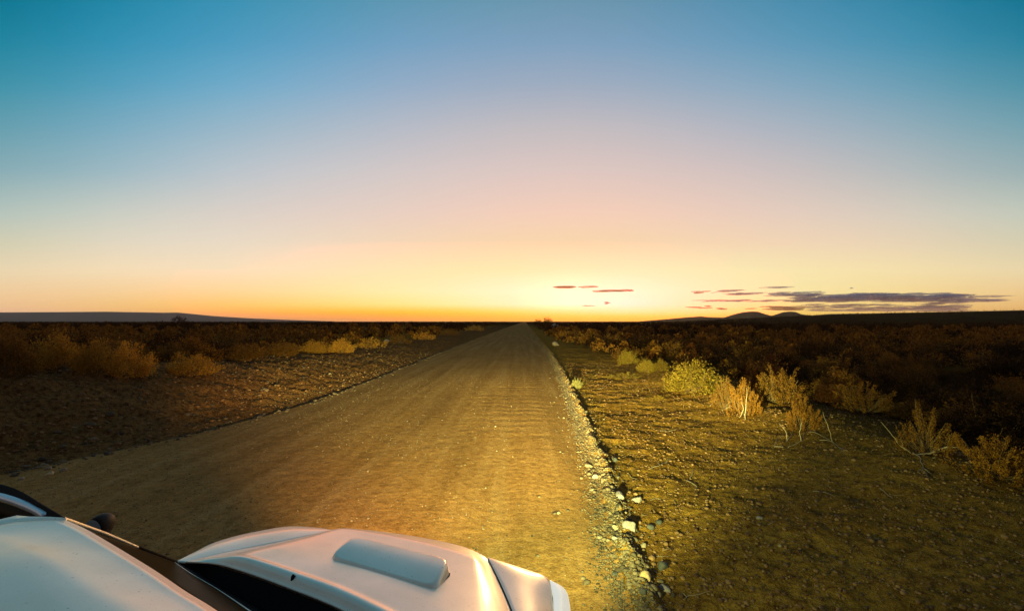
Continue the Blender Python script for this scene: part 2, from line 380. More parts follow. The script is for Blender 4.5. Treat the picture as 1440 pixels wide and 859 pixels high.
def shrub_parts(seed, w, h, sprigs, leaves, leaf, style='dome', stems=22):
    """unit-true shrub: stem tubes and many leaf-sized faces gathered in upright sprigs"""
    R = np.random.default_rng(seed)
    mb = MB()
    tips = []
    k = 0
    while len(tips) < sprigs:
        k += 1
        a = R.uniform(0, 2*PI); rr = R.uniform(0, 1)**.5
        lob = 1+.22*math.sin(a*3+seed)+.15*math.sin(a*5+seed*2.1)
        r = rr*w*lob*.5
        top = h*(1-.62*rr**2.2)*(1+.16*math.sin(a*2+seed+rr*4))
        z = top*R.uniform(.45, 1) if style == 'dome' else top*R.uniform(.6, 1.05)
        tips.append((r*math.cos(a), r*math.sin(a), z, rr))
    for i in range(stems):
        x, y, z, rr = tips[i*len(tips)//stems]
        b0 = R.normal(0, .05*w, 2)
        mid = (b0[0]*.5+x*.55+R.normal(0, .04), b0[1]*.5+y*.55+R.normal(0, .04), z*.45)
        mb.add(tube([(b0[0], b0[1], -.05), mid, (x, y, z)], .007*h, .0025*h, 3))
    L = []
    for x, y, z, rr in tips:
        ln = h*R.uniform(.16, .34); up = np.array([x*.9/w, y*.9/w, R.uniform(.7, 1.1)]); up /= np.linalg.norm(up)
        n = int(leaves*R.uniform(.6, 1.3)); t_ = R.uniform(-.7, .6, n)
        c = np.array([x, y, z-.12*h])+up*t_[:, None]*ln+R.normal(0, ln*(.17 if style == 'dome' else .09), (n, 3))
        L.append((c, np.repeat(up[None], n, 0)))
    c = np.concatenate([q[0] for q in L]); up = np.concatenate([q[1] for q in L])
    c[:, 2] = np.maximum(c[:, 2], R.uniform(.0, .08, len(c)))
    n = len(c); d = up*R.uniform(.5, 1, (n, 1))+R.normal(0, .45, (n, 3)); d /= np.linalg.norm(d, axis=1)[:, None]
    s = np.cross(d, R.normal(0, 1, (n, 3))); s /= np.linalg.norm(s, axis=1)[:, None]
    ll = leaf*R.uniform(.6, 1.3, (n, 1)); ww = ll*.32
    q = np.stack([c-d*ll, c+s*ww, c+d*ll, c-s*ww], 1).reshape(-1, 3)
    f = np.arange(n*4).reshape(-1, 4)
    return mb.mesh('stems_mesh'), nmesh('foliage_mesh', q, f)
KINDS = {}
def kind(key, **kw): KINDS[key] = [shrub_parts(s, **kw) for s in kw.pop('seeds')] if 0 else None
def mk(key, seeds, **kw): KINDS[key] = [shrub_parts(s, **kw) for s in seeds]
mk('near', (1, 2, 3, 4), w=1.0, h=1.0, sprigs=170, leaves=40, leaf=.028)
mk('upright', (11, 12), w=1.0, h=1.0, sprigs=85, leaves=100, leaf=.027, style='upright', stems=60)
mk('sparse', (21, 22), w=1.0, h=1.0, sprigs=80, leaves=64, leaf=.024, style='upright', stems=70)
mk('mid', (31, 32, 33, 34), w=1.0, h=1.0, sprigs=80, leaves=16, leaf=.04, stems=14)
matted = {}
def with_mat(me, m):
    k = (me.name, m.name)
    if k not in matted:
        c = me.copy(); c.materials.clear(); c.materials.append(m); matted[k] = c
    return matted[k]
NSH = 0
def shrub(x, y, w, h, key, m, label, group=None, cat='shrub', name='shrub', sunk=.03):
    global NSH
    ks = KINDS[key]; st, fo = ks[NSH % len(ks)]; NSH += 1
    r = empty(name, (x, y, gz(x, y)-sunk)); r.rotation_euler.z = random.uniform(0, 6.28); r.scale = (w, w*random.uniform(.85, 1.1), h)
    tag(r, label, cat, group)
    link('stems', with_mat(st, M['twig']), None, r); link('foliage', with_mat(fo, M[m]), None, r)
    return r
# shrubs one can point at: photo column, photo row of the base, width and height in photo pixels
HAND = [
 (974,551,88,50,'near','leaf_yellow','broad rounded yellow-green bush brightest lit on the right verge'),
 (882,512,29,22,'near','leaf_yellow','small round yellow bush on the right verge, nearest the road of the lit ones'),
 (909,524,26,22,'near','leaf_yellow','small yellow-brown bush just left of the broad yellow-green bush'),
 (929,521,22,18,'near','leaf_yellow','tiny tuft of a bush touching the left side of the broad yellow-green bush'),
 (1020,575,38,45,'sparse','leaf_orange','rusty yellow leggy bush right in front of the broad yellow-green bush'),
 (1045,584,42,52,'upright','leaf_orange','orange-brown bush on a pale bare stem right of the broad yellow-green bush'),
 (1094,566,64,50,'upright','leaf_orange','dim reddish wide bush behind the orange-brown leggy bush'),
 (1127,603,44,48,'upright','leaf_orange','narrow orange bush growing above a tangle of bare branches'),
 (1212,580,72,42,'sparse','leaf_orange','dim reddish feathery bush between the tangle bush and the limb bush'),
 (1302,634,72,62,'sparse','leaf_orange','olive-brown spreading bush behind the thick fallen limb'),
 (1358,604,84,42,'sparse','leaf_orange','dark red-brown bush on the rise behind the olive-brown spreading bush'),
 (1398,671,88,60,'upright','leaf_orange','yellow-brown bush with finger-like upright shoots at the right end'),
 (1384,518,62,34,'mid','leaf_orange','domed bush with a lit crest alone on the dark right plain'),
 (878,532,44,9,'sparse','leaf_yellow','low creeping yellow bush flat on the right verge'),
 (925,563,26,8,'sparse','leaf_yellow','flat yellow-green mat of leaves on bare dirt below the broad bush'),
 (180,530,60,52,'near','leaf_gold_lit','tall orange bush standing on the lip of the left bank'),
 (136,526,56,56,'near','leaf_gold_lit','dense orange-brown bush joined to the left of the tall orange bush'),
 (80,521,72,58,'near','leaf_gold_lit','broad dull orange bush on top of the left bank'),
 (14,527,60,70,'near','leaf_orange','tall brown bush cut by the left border of the photo'),
 (270,526,62,32,'near','leaf_gold_lit','low long orange bush at the lip of the left bank'),
 (480,495,36,22,'near','leaf_gold_lit','pale yellow round bush by the road bank left of the road'),
 (442,497,34,20,'near','leaf_gold_lit','brown rounded bush beside the pale yellow one left of the road'),
 (398,500,40,24,'near','leaf_orange','dull brown bush where the left bank flattens out'),
 (345,505,44,24,'near','leaf_orange','reddish brown bush between the low long bush and the dull brown one'),
 (208,497,40,26,'mid','leaf_dark','grey-brown bush behind the gap in the left bank bushes'),
 (903,497,72,28,'near','leaf_dark','large dark bush behind the small round yellow bush'),
 (520,490,34,18,'mid','leaf_gold_lit','straw-gold bush on the left bank top just past the pale yellow round one'),
 (561,483,30,15,'mid','leaf_orange','brown bush left of the road beyond the white boulder'),
 (596,478,30,14,'mid','leaf_gold_lit','golden bush on the left bank halfway to the horizon'),
 (632,472,28,12,'mid','leaf_orange','small brown bush near where the left bank fades out'),
 (668,465,24,9,'mid','leaf_gold_lit','farthest golden bush on the left bank before the road end'),
 (800,475,30,12,'mid','leaf_gold_lit','farthest golden bush right of the road beside the stone row'),
 (822,482,40,17,'mid','leaf_gold_lit','golden bush pair beyond the small yellow bushes, nearest the road'),
 (858,486,44,20,'mid','leaf_orange','brown bush between the golden pair and the small round yellow bush'),
]
placed = []
for (u, v, pw, ph, key, m_, lab) in HAND:
    p = G(u, v); w = pw*p.y/F; h = ph*p.y/F
    shrub(p.x, p.y, w/1.05, h/1.02, key, m_, lab); placed.append((p.x, p.y, w*.5))
p = G(811, 546)
shrub(p.x, p.y, .42, .42, 'upright', 'leaf_pale', 'little pale yellow plant growing out of the stone row', None, 'plant', 'small_plant')

# scattered scrub: the 240 that show largest one by one, the rest as one mass
R = np.random.default_rng(5)
cand = []
def ok(x, y, r):
    return all((x-a)**2+(y-b)**2 > (r*.62+c*.62)**2 for a, b, c in placed)
for ymin, ymax, n in ((9, 30, 800), (30, 70, 1100), (70, 160, 1800)):
    for i in range(n):
        y = ymin*(ymax/ymin)**R.uniform()*1.0; s = R.uniform(-1.2, 1.16); x = s*y
        eL_, eR_ = float(edgeL(y)), float(edgeR(y))
        if eL_-5.9 < x < eR_+np.interp(y, [9, 15, 30, 60, 160], [8.2, 7.2, 4.6, 2.4, 1.8]): continue
        r = R.uniform(.35, .95)*(1+y*.004)
        if not ok(x, y, r) and (y < 70): continue
        if x > 0 and y < 24 and x < 8.5: continue
        if y < 70: placed.append((x, y, r))
        cand.append((r/y, x, y, r))
cand.sort(reverse=True)
ind, rest = cand[:235], cand[235:]
for k, (sz, x, y, r) in enumerate(ind):
    lft = x < 0
    d = 'near' if y < 22 else 'mid'
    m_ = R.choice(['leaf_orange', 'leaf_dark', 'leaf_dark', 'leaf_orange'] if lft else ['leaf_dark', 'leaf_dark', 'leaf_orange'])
    col = 'orange-brown' if m_ == 'leaf_orange' else 'dark brown'
    shp = 'wide' if r > .82 else 'mid-sized' if r > .62 else 'small'
    how = ('in the first rows' if y < 22 else 'farther out' if y < 45 else 'far off')
    if lft: lab = f'{shp} {col} scrub bush {how} on the flat beyond the left bank'; g = f'{shp} scrub bushes {how} beyond the left bank'
    else: lab = f'{shp} {col} scrub bush {how} in the dark right of the road'; g = f'{shp} scrub bushes {how} on the right plain'
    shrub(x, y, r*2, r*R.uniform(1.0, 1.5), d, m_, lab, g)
# a low-cost bush shape repeated into one mesh
def mass(name, items, n_leaf, leafk, mat_, label):
    RR = np.random.default_rng(9); VV = []
    for (sz, x, y, r) in items:
        n = n_leaf if y < 120 else n_leaf//2
        a = RR.uniform(0, 2*PI, n); el = RR.uniform(0, 1, n)**.7*PI/2; rad = RR.uniform(.7, 1.05, n)
        hgt = r*RR.uniform(.9, 1.5)
        c = np.stack([np.cos(a)*np.cos(el)*r*rad+x, np.sin(a)*np.cos(el)*r*rad+y, np.sin(el)*hgt*rad], 1); c[:, 2] += gz(x, y)
        d = RR.normal(0, .6, (n, 3)); d[:, 2] += .9; d /= np.linalg.norm(d, axis=1)[:, None]
        s = np.cross(d, RR.normal(0, 1, (n, 3))); s /= np.linalg.norm(s, axis=1)[:, None]
        l = leafk*r*RR.uniform(.6, 1.3, (n, 1))
        VV.append(np.stack([c-d*l, c+s*l*.5, c+d*l, c-s*l*.5], 1).reshape(-1, 3))
    v = np.concatenate(VV); o = link(name, nmesh(name, v, np.arange(len(v)).reshape(-1, 4)), mat_)
    tag(o, label, None, None, 'stuff'); return o
far = []
for i in range(5200):
    y = 140*(1500/140)**R.uniform(); s = R.uniform(-1.25, 1.2); x = s*y
    if -14 < x < 5 and y < 900: continue
    far.append((0, x, y, R.uniform(.6, 1.3)*(1+y*.0007)))
hf = len(rest)//3
mass('scrub', rest[:hf], 90, .17, M['leaf_orange'], 'orange-brown scrub carpeting the plain toward the horizon')
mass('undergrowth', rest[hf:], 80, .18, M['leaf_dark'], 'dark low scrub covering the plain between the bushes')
mass('distant_scrub', far, 26, .3, M['leaf_dark'], 'thin line of dark scrub along the horizon')
# a few taller small trees that break the horizon
for u, v, yy, hpx, lab in ((252,448,130,7,'lone dark thorn tree breaking the skyline under the left hills'), (770,452,320,7,'dark tree clump on the horizon just right of the road end'), (757,452,330,5,'smaller dark tree on the horizon at the road end')):
    x = (u-CU)/F*yy; h = hpx*yy/F+ (CH if u < 700 else 2.0)
    t0 = empty('thorn_tree', (x, yy, gz(x, yy))); tag(t0, lab, 'tree')
    mb = MB(); mb.add(tube([(0, 0, -.1), (.1, 0, h*.35), (.05, .1, h*.8)], .09, .03, 5)); mb.add(tube([(.1, 0, h*.35), (.8, .2, h*.75)], .05, .02, 4)); mb.add(tube([(.08, 0, h*.4), (-.7, -.1, h*.7)], .05, .02, 4))
    link('trunk', mb.mesh('trunk'), M['twig'], t0)
    st, fo = KINDS['mid'][1]; c = link('crown', with_mat(fo, M['leaf_dark']), None, t0); c.scale = (h*1.3, h*1.2, h*.85); c.location.z = h*.22

# dry grass tufts and leaf litter on the right verge
def scatter_blades(name, n, region, hgt, m, label, seed):
    RR = np.random.default_rng(seed); x, y = region(RR, n)
    z = H(x, y); n = len(x)
    a = RR.uniform(0, 2*PI, n); lean = RR.uniform(.2, 1.0, n); h = hgt*RR.uniform(.4, 1.2, n)
    c = np.stack([x, y, z-.01], 1); tip = c+np.stack([np.cos(a)*h*lean, np.sin(a)*h*lean, h], 1)
    s = np.stack([-np.sin(a), np.cos(a), a*0], 1)*(h*.07)[:, None]
    v = np.stack([c-s, c+s, tip], 1).reshape(-1, 3)
    o = link(name, nmesh(name, v, np.arange(len(v)).reshape(-1, 3)), m); tag(o, label, None, None, 'stuff')
def reg_verge(RR, n):
    y = 3.8*(34/3.8)**RR.uniform(0, 1, n); x = edgeR(y)+.5+RR.uniform(0, 1, n)**.8*6.5
    k = fbm(x*.9, y*.7, 3, 91) > .12
    return x[k], y[k]
scatter_blades('dry_grass', 30000, reg_verge, .05, M['leaf_yellow'], 'sparse dry grass and creeping ground cover on the right verge', 3)
def reg_bank(RR, n):
    y = 8*(60/8)**RR.uniform(0, 1, n); x = edgeL(y)-.8-RR.uniform(0, 1, n)*6.5
    k = fbm(x*.8, y*.8, 3, 92) > .0
    return x[k], y[k]
scatter_blades('bank_grass', 6000, reg_bank, .10, M['leaf_orange'], 'short dry tufts growing on the left bank', 4)

# ------------------------------------------------------------------ stones
def ico(sub):
    import bmesh
    bm = bmesh.new(); bmesh.ops.create_icosphere(bm, subdivisions=sub, radius=1); v = np.array([q.co[:] for q in bm.verts]); f = np.array([[q.index for q in p_.verts] for p_ in bm.faces]); bm.free(); return v, f
I1, I2, I3 = ico(1), ico(2), ico(3)
def rock(seed, base, sq=(1, .8, .62), rough=.32):
    RR = np.random.default_rng(seed); v, f = base; v = v.copy()
    for i in range(7):     # shave a few flat faces
        n = RR.normal(0, 1, 3); n /= np.linalg.norm(n); k = RR.uniform(.55, .85); d = v@n
        v -= np.clip(d-k, 0, None)[:, None]*n*.85
    v *= (1+rough*fbm(v[:, 0]*1.4+seed, v[:, 1]*1.4+v[:, 2], 2, seed))[:, None]
    return v*np.array(sq), f
ROCKS = [nmesh('stone_mesh', *rock(s, I2, (1, R.uniform(.65, .95), R.uniform(.5, .8)))) for s in range(10)]
def stone(x, y, r, m, label, group=None, me=None, z=None, rot=None):
    me = me or random.choice(ROCKS)
    o = bpy.data.objects.new('stone', with_mat(me, M[m])); COL.objects.link(o)
    o.location = (x, y, (gz(x, y) if z is None else z)+r*.12)
    o.rotation_euler = rot or (random.uniform(-.4, .4), random.uniform(-.4, .4), random.uniform(0, 6.28)); o.scale = (r, r, r)
    tag(o, label, 'stone', group); return o
B3 = [nmesh('boulder_mesh', *rock(s, I3, sq)) for s, sq in ((101, (1, .95, .8)), (102, (.8, 1, .75)), (103, (1, .7, .6)))]
for r_ in B3: r_.polygons.foreach_set('use_smooth', [True]*len(r_.polygons))
HS = [
 (886,742,11,'stone_grey','big rounded grey stone at the crest of the stone row',0),
 (907,815,12,'stone_ochre','big ochre sided stone nearest the car in the stone row',1),
 (867,744,6.5,'stone_pale','pale angular stone left beside the big rounded grey stone',2),
 (843,757,5,'stone_pale','round pale pebble on the road left of the grey stone',0),
 (864,808,5,'stone_dark','small black round stone left of the ochre sided stone',0),
 (866,758,5.5,'stone_grey','flat grey-green stone just below the pale angular stone',2),
 (857,762,5,'stone_pale','small whitish stone below the round pale pebble',0),
 (904,768,5,'stone_pale','little bright stone halfway between the two big stones',0),
 (906,834,9,'stone_dark','flat dark slab below the ochre sided stone',2),
 (926,838,6,'stone_pale','pointed pale stone standing beside a dark hollow',1),
 (936,830,9,'stone_grey','angular brown-grey stone with a long shadow right of the slab',2),
 (932,798,10,'stone_dark','dark rough clod right of the ochre sided stone',1),
 (914,742,6,'stone_dark','dark stone on the dirt right of the big grey stone',0),
 (926,735,5,'stone_dark','upright dark stone on the dirt beside a small twig',0),
 (870,700,11,'stone_grey','long flat grey slab lying in the stone row',2),
 (896,705,8,'stone_grey','pale grey stone above the big rounded grey stone',2),
 (828,657,6,'stone_pale','pale stone sitting alone on the road edge',2),
 (838,672,6,'stone_grey','greyish stone just below the lone pale stone',1),
 (1097,768,4,'stone_pale','bright white pebble on the dark right verge',0),
 (1069,730,5,'stone_grey','round grey pebble right of the curled stick',0),
 (780,461,8,'stone_pale','flat white slab at the far end of the stone row',2),
 (781,486,8,'stone_pale','long pale slab beside the stone row ahead',2),
 (68,660,5,'stone_pale','upright pale stone at the foot of the left bank',1),
 (88,662,4.5,'stone_pale','rounded pale stone on the left road edge',0),
 (70,668,6,'stone_ochre','reddish flat stone below the upright pale stone',2),
 (30,674,5,'stone_pale','whitish broken stone at the left end of the road edge',2),
 (545,481,5,'stone_pale','white boulder among brown bushes left of the road',0),
 (865,648,5,'stone_dark','dark upright stone near the crest of the row',1),
 (832,690,4,'stone_pale','small cream stone on the road beside the row',0),
 (786,722,3.5,'stone_pale','single pale pebble on the open road right of the bonnet',0),
]
for u, v, rp, m_, lab, bi in HS:
    p = G(u, v); r = rp*p.y/F; stone(p.x, p.y, r, m_, lab, None, B3[bi])
RR = np.random.default_rng(12)
items = []
for i in range(1500):          # the row of stones along the right edge
    y = 3.9*(60/3.9)**RR.uniform(); e = RR.normal(.10, .13) if RR.uniform() < .82 else RR.normal(-.2, .28)
    x = float(edgeR(y))+e; r = abs(RR.normal(.010, .014))+.012; items.append((r/y, x, y, r, 'R'))
for i in range(800):
    y = 7.2*(60/7.2)**RR.uniform(); x = float(edgeL(y))+RR.normal(-.05, .2); r = abs(RR.normal(.018, .022))+.014; items.append((r/y, x, y, r, 'L'))
for i in range(700):
    y = 8*(40/8)**RR.uniform(); x = float(edgeL(y))-RR.uniform(.5, 5.8); r = abs(RR.normal(.02, .025))+.014; items.append((r/y, x, y, r, 'B'))
items.sort(reverse=True)
LB = {'R': ('small stone in the row along the right road edge', 'stones in the row along the right road edge'),
      'L': ('small pale stone along the left road edge', 'stones along the left road edge'),
      'B': ('small stone in the slope of the left bank', 'stones in the left bank')}
NI = 225
for sz, x, y, r, k in items[:NI]:
    far_ = 'beside the car' if y < 7 else 'a little ahead of the car' if y < 12 else 'well ahead of the car'
    big = 'fist-sized' if r > .035 else 'small'
    stone(x, y, r, 'stone', LB[k][0].replace('small', big, 1)+', '+far_, big+' '+LB[k][1]+' '+far_)
def pebbles(name, xs, ys, rs, m, label, base=I1, nvar=6, lift=.2):
    var = [rock(300+i, base, (1, .85, .6), .1) for i in range(nvar)]; n = len(xs); zs = H(xs, ys)
    RQ = np.random.default_rng(len(xs)); V_, F_ = [], []; o_ = 0
    for k in range(nvar):
        s = np.arange(k, n, nvar); v, f = var[k]; a = RQ.uniform(0, 2*PI, len(s)); ca, sa = np.cos(a), np.sin(a)
        vx = v[None, :, 0]*ca[:, None]-v[None, :, 1]*sa[:, None]; vy = v[None, :, 0]*sa[:, None]+v[None, :, 1]*ca[:, None]
        r = rs[s][:, None]
        q = np.stack([vx*r+xs[s][:, None], vy*r+ys[s][:, None], v[None, :, 2]*r+(zs[s]+rs[s]*lift)[:, None]], -1)
        F_.append((f[None]+(np.arange(len(s))*len(v))[:, None, None]+o_).reshape(-1, 3)); V_.append(q.reshape(-1, 3)); o_ += len(s)*len(v)
    o = link(name, nmesh(name, np.concatenate(V_), np.concatenate(F_)), m, smooth=True); tag(o, label, None, None, 'stuff'); return o
rest = np.array([(x, y, r) for _, x, y, r, k in items[NI:]])
pebbles('pebbles', rest[:, 0], rest[:, 1], rest[:, 2], M['stone'], 'small stones massed along both road edges and the bank')
n = 15000
y = 3.6*(45/3.6)**RR.uniform(0, 1, n); x = edgeR(y)+RR.normal(.03, .13, n)
pebbles('loose_gravel', x, y, np.abs(RR.normal(.008, .006, n))+.005, M['stone'], 'loose gravel along the row of stones')
n = 14000
y = 4*(32/4)**RR.uniform(0, 1, n); x = edgeL(y)+(edgeR(y)-edgeL(y))*RR.uniform(0, 1, n)
k = fbm(x*.7, y*.35, 3, 61)+.5*np.exp(-((x+4.5)/1.6)**2) > RR.uniform(-.35, .6, n)
pebbles('gravel', x[k], y[k], np.abs(RR.normal(.004, .004, k.sum()))+.004, M['stone'], 'loose gravel scattered on the road surface')
n = 5000
y = 3.8*(20/3.8)**RR.uniform(0, 1, n); x = -7.5+RR.uniform(0, 1, n)**1.3*7.5; k = fbm(x*1.1, y*.8, 3, 66)+.1 > RR.uniform(-.4, .5, n)
pebbles('road_grit', x[k], y[k], np.abs(RR.normal(.003, .006, k.sum()))+.004, M['stone_pale'], 'pale grit showing on the road surface')
n = 17000
y = 3.6*(30/3.6)**RR.uniform(0, 1, n); x = edgeR(y)+.35+RR.uniform(0, 1, n)*8
pebbles('dirt_clods', x, y, np.abs(RR.normal(.006, .014, n))+.005, M['clod'], 'small clods of dirt on the right verge', lift=.1)
n = 6000
y = 7*(40/7)**RR.uniform(0, 1, n); x = edgeL(y)-.3-RR.uniform(0, 1, n)*5.6
pebbles('bank_rubble', x, y, np.abs(RR.normal(.012, .022, n))+.008, M['clod'], 'rubble and clods on the slope of the left bank', lift=.1)

# ------------------------------------------------------------------ dead sticks and branches
def stick(lines, r, label, name='dead_stick', cat='stick', m='dead'):
    """each line: photo pixels on the ground, or ('up', base pixel, then pixels at that base's distance)"""
    mb = MB(); base = None
    for ln in lines:
        if ln[0] == 'up':
            b_ = G(*ln[1]); pts = [b_]+[PY(q[0], q[1], b_.y+random.uniform(-.05, .05)) for q in ln[2:]]
        else: pts = [G(q[0], q[1], r*.9+(q[2] if len(q) > 2 else 0)) for q in ln]
        if base is None: base = pts[0].copy()
        pp = []
        for a, b_ in zip(pts, pts[1:]):
            n = 3
            for i in range(n):
                q = a.lerp(b_, i/n); jit = (b_-a).length*.05
                if i: q = q+Vector((random.uniform(-jit, jit), random.uniform(-jit, jit), random.uniform(0, jit)))
                pp.append(q-base)
        pp.append(pts[-1]-base); mb.add(tube(pp, r*.72, r*.22, 5))
    o = link(name, mb.mesh(name), M[m], smooth=True); o.location = base; tag(o, label, cat); return o
def z3(x, y): return (740+x/3.92, 640+y/3.92)
def z6(x, y): return (1080+x/3.436, 430+y/3.436)
stick([[z3(683,75), z3(725,62), z3(765,45), z3(782,20)], [z3(765,45), z3(797,22)], [z3(735,60), z3(722,42)]], .011, 'forked pale stick on the verge right of the stone row')
stick([[z3(565,105), z3(580,125), z3(608,135)]], .008, 'short bent twig left of the forked pale stick')
stick([[z3(885,142), z3(925,165), z3(945,182), z3(930,207)], [z3(900,132), z3(932,80)]], .011, 'hooked white stick curled like a question mark')
stick([[z3(685,250), z3(715,240), z3(755,250), z3(768,278)]], .006, 'thin arched twig above the big grey stone')
stick([[z3(752,527), z3(805,516)]], .007, 'short straight twig between the two big stones')
stick([[z3(700,548), z3(722,560), z3(788,563)]], .006, 'thin pale twig just below the short straight twig')
stick([[z3(858,762), z3(885,783), z3(940,775), z3(1012,755)], [z3(885,783), z3(880,795)]], .010, 'thick forked pale stick nearest the bottom of the photo')
stick([[z3(815,250), z3(826,276)]], .010, 'stubby twig right of the thin arched twig')
stick([[z3(1335,385), z3(1372,368)]], .010, 'short pale twig beside the round grey pebble')
stick([[z3(635,335), z3(672,328)]], .004, 'tiny pale splinter touching the big grey stone')
stick([[(1143,691), (1160,693), (1174,699)]], .010, 'curved pale stick lying on the dark right verge')
stick([[(1238,688), (1250,698), (1271,697)], [(1250,698), (1256,702)]], .008, 'dim thin twig right of the curved pale stick')
stick([[(1424,775), (1432,778), (1439,785)]], .008, 'curved twig at the right border of the photo')
stick([[(928,606), (940,607), (958,604)]], .009, 'long thin stick lying level on the verge dirt')
stick([[(842,548), (850,546)]], .012, 'small light chunk of wood beside the pale plant')
stick([[z6(30,682), z6(95,690), z6(130,672), z6(170,655), z6(192,595)], [z6(25,680), z6(55,640), z6(78,630)], [z6(90,660), z6(115,620), z6(132,600)],
       ['up', z6(95,655), z6(85,605), z6(55,570)], [z6(200,610), z6(240,620), z6(300,650)], ['up', z6(160,655), z6(150,610), z6(165,560)]], .013, 'tangle of pale bare branches under the narrow orange bush', 'dead_branch', 'branch')
stick([[z6(250,652), z6(300,655), z6(340,685), z6(352,692)], ['up', z6(310,655), z6(295,600), z6(265,510)], [z6(340,685), z6(375,720)]], .011, 'bare branch with a tall thin upright twig right of the tangle', 'dead_branch', 'branch')
stick([['up', z6(100,470), z6(120,420), z6(145,360)]], .010, 'single bare twig standing behind the narrow orange bush', 'dead_stick')
stick([['up', z6(690,712), z6(645,680), z6(600,625), z6(545,560)], ['up', z6(665,700), z6(650,680), z6(640,640)]], .011, 'long bare branch leaning up left from the spreading bush', 'dead_branch', 'branch')
stick([['up', z6(732,600), z6(725,550), z6(715,510), z6(710,450)]], .008, 'thin whip of a twig rising above the spreading bush', 'dead_stick')
stick([[z6(700,712), z6(740,745), z6(750,790), z6(765,830)], [z6(750,790), z6(790,815)], [z6(750,790), z6(725,820)]], .011, 'gnarled bare root hanging below the spreading bush', 'dead_branch', 'branch')
stick([['up', z6(720,722), z6(780,715), z6(870,680), z6(960,690)], ['up', z6(800,735), z6(805,770)]], .035, 'thick fallen limb in front of the spreading bush', 'fallen_limb', 'branch')
stick([['up', (1040,587), (1046,575), (1042,560)], ['up', (1048,590), (1049,570), (1050,545)]], .016, 'pale bare trunk stubs under the orange-brown bush', 'dead_stick')
stick([[(998,572), (1012,563), (1024,560)], ['up', (1015,578), (1035,567), (1046,572)]], .012, 'bent branch leaning out from the leggy bush', 'dead_branch', 'branch')

# ------------------------------------------------------------------ the car
CAR = empty('car', (-.95, .6, 0))
tag(CAR, 'silver white off-road car with bonnet scoop, parked on the road, passenger door open', 'car')
CL = Vector(CAR.location)
def curve(pts, n):
    """smooth resample of world points"""
    p = [Vector(q) for q in pts]; d = [0]
    for a, b_ in zip(p, p[1:]): d.append(d[-1]+(b_-a).length)
    out = []
    for i in range(n):
        s = d[-1]*i/(n-1); k = max(j for j in range(len(d)) if d[j] <= s+1e-9); k = min(k, len(p)-2)
        t_ = (s-d[k])/(d[k+1]-d[k]); p0 = p[max(k-1, 0)]; p1 = p[k]; p2 = p[k+1]; p3 = p[min(k+2, len(p)-1)]
        out.append(.5*((2*p1)+(p2-p0)*t_+(2*p0-5*p1+4*p2-p3)*t_*t_+(3*p1-p0-3*p2+p3)*t_**3))
    return out
def pj(l): return [P(*q) for q in l]
def gridmesh(name, g, m, parent=CAR, thick=.012, flip=False, level=0):
    n, k = len(g), len(g[0]); vs = [tuple(q-CL) for row in g for q in row]; fs = []
    for i in range(n-1):
        for j in range(k-1):
            f = (i*k+j, i*k+j+1, (i+1)*k+j+1, (i+1)*k+j); fs.append(f[::-1] if flip else f)
    me = bpy.data.meshes.new(name); me.from_pydata(vs, [], fs); me.update()
    o = link(name, me, m, parent, True)
    if thick:
        s = o.modifiers.new('thickness', 'SOLIDIFY'); s.thickness = thick; s.offset = -1
    return o
def loft(a, b_, n, m, fn=None):
    A, B = curve(a, n), curve(b_, n); g = []
    for j in range(m):
        t_ = j/(m-1); row = []
        for i in range(n):
            q = A[i].lerp(B[i], t_)
            if fn: q = q+fn(i/(n-1), t_)
            row.append(q)
        g.append(row)
    return g
def coons(rear, front, left, right, n, m, fn=None):
    Rr, Ff = curve(rear, n), curve(front, n); L_, R_ = curve(left, m), curve(right, m); g = []
    for j in range(m):
        t_ = j/(m-1); row = []
        for i in range(n):
            s = i/(n-1)
            q = Rr[i].lerp(Ff[i], t_)+L_[j].lerp(R_[j], s)-(Rr[0].lerp(Rr[-1], s)).lerp(Ff[0].lerp(Ff[-1], s), t_)
            if fn: q = q+fn(s, t_)
            row.append(q)
        g.append(row)
    return g
# bonnet
rear = pj([(262,789,1.13),(300,792,1.15),(344,804,1.17),(407,827,1.18),(482,858,1.18),(600,925,1.17),(720,1010,1.14),(800,1090,1.10)])
front = pj([(466,745,1.0),(507,744,1.0),(573,752,1.0),(640,765,.99),(673,777,.985),(686,785,.98)])
left = pj([(262,789,1.13),(323,775,1.10),(395,761,1.05),(466,745,1.0)])
right = pj([(800,1090,1.10),(755,960,1.08),(719,859,1.03),(700,815,1.0),(686,785,.98)])
def bul(s, t_):
    e = min(s, 1-s); f_ = sst(e, 0, .16)
    z = .045*float(f_)*float(sst(1-t_, 0, .2))*float(sst(t_, 0, .06))
    z += .010*math.exp(-((t_-.085)/.022)**2)*float(sst(s, .06, .2))          # raised lip near the rear edge
    z -= .008*math.exp(-((t_-.035)/.018)**2)*float(sst(s, .06, .2))
    return Vector((0, 0, z))
gh = coons(rear, front, left, right, 90, 70, bul)
bon = gridmesh('bonnet', gh, M['paint']); bon['label'] = 'silver white bonnet with raised centre'
# left fender
outl = pj([(247,789,1.12),(275,775,1.10),(302,762,1.07),(345,750,1.03),(402,740,.98),(440,741,.97),(466,744,.98)])
inl = [q+Vector((0, 0, -.004)) for q in pj([(260,789,1.125),(323,775,1.095),(395,761,1.045),(430,753,1.02),(466,745.3,.995)])]
gridmesh('fender', loft(inl, outl, 40, 14, lambda s, t_: Vector((0, 0, .018*math.sin(PI*t_)*math.sin(PI*s)))), M['paint'])
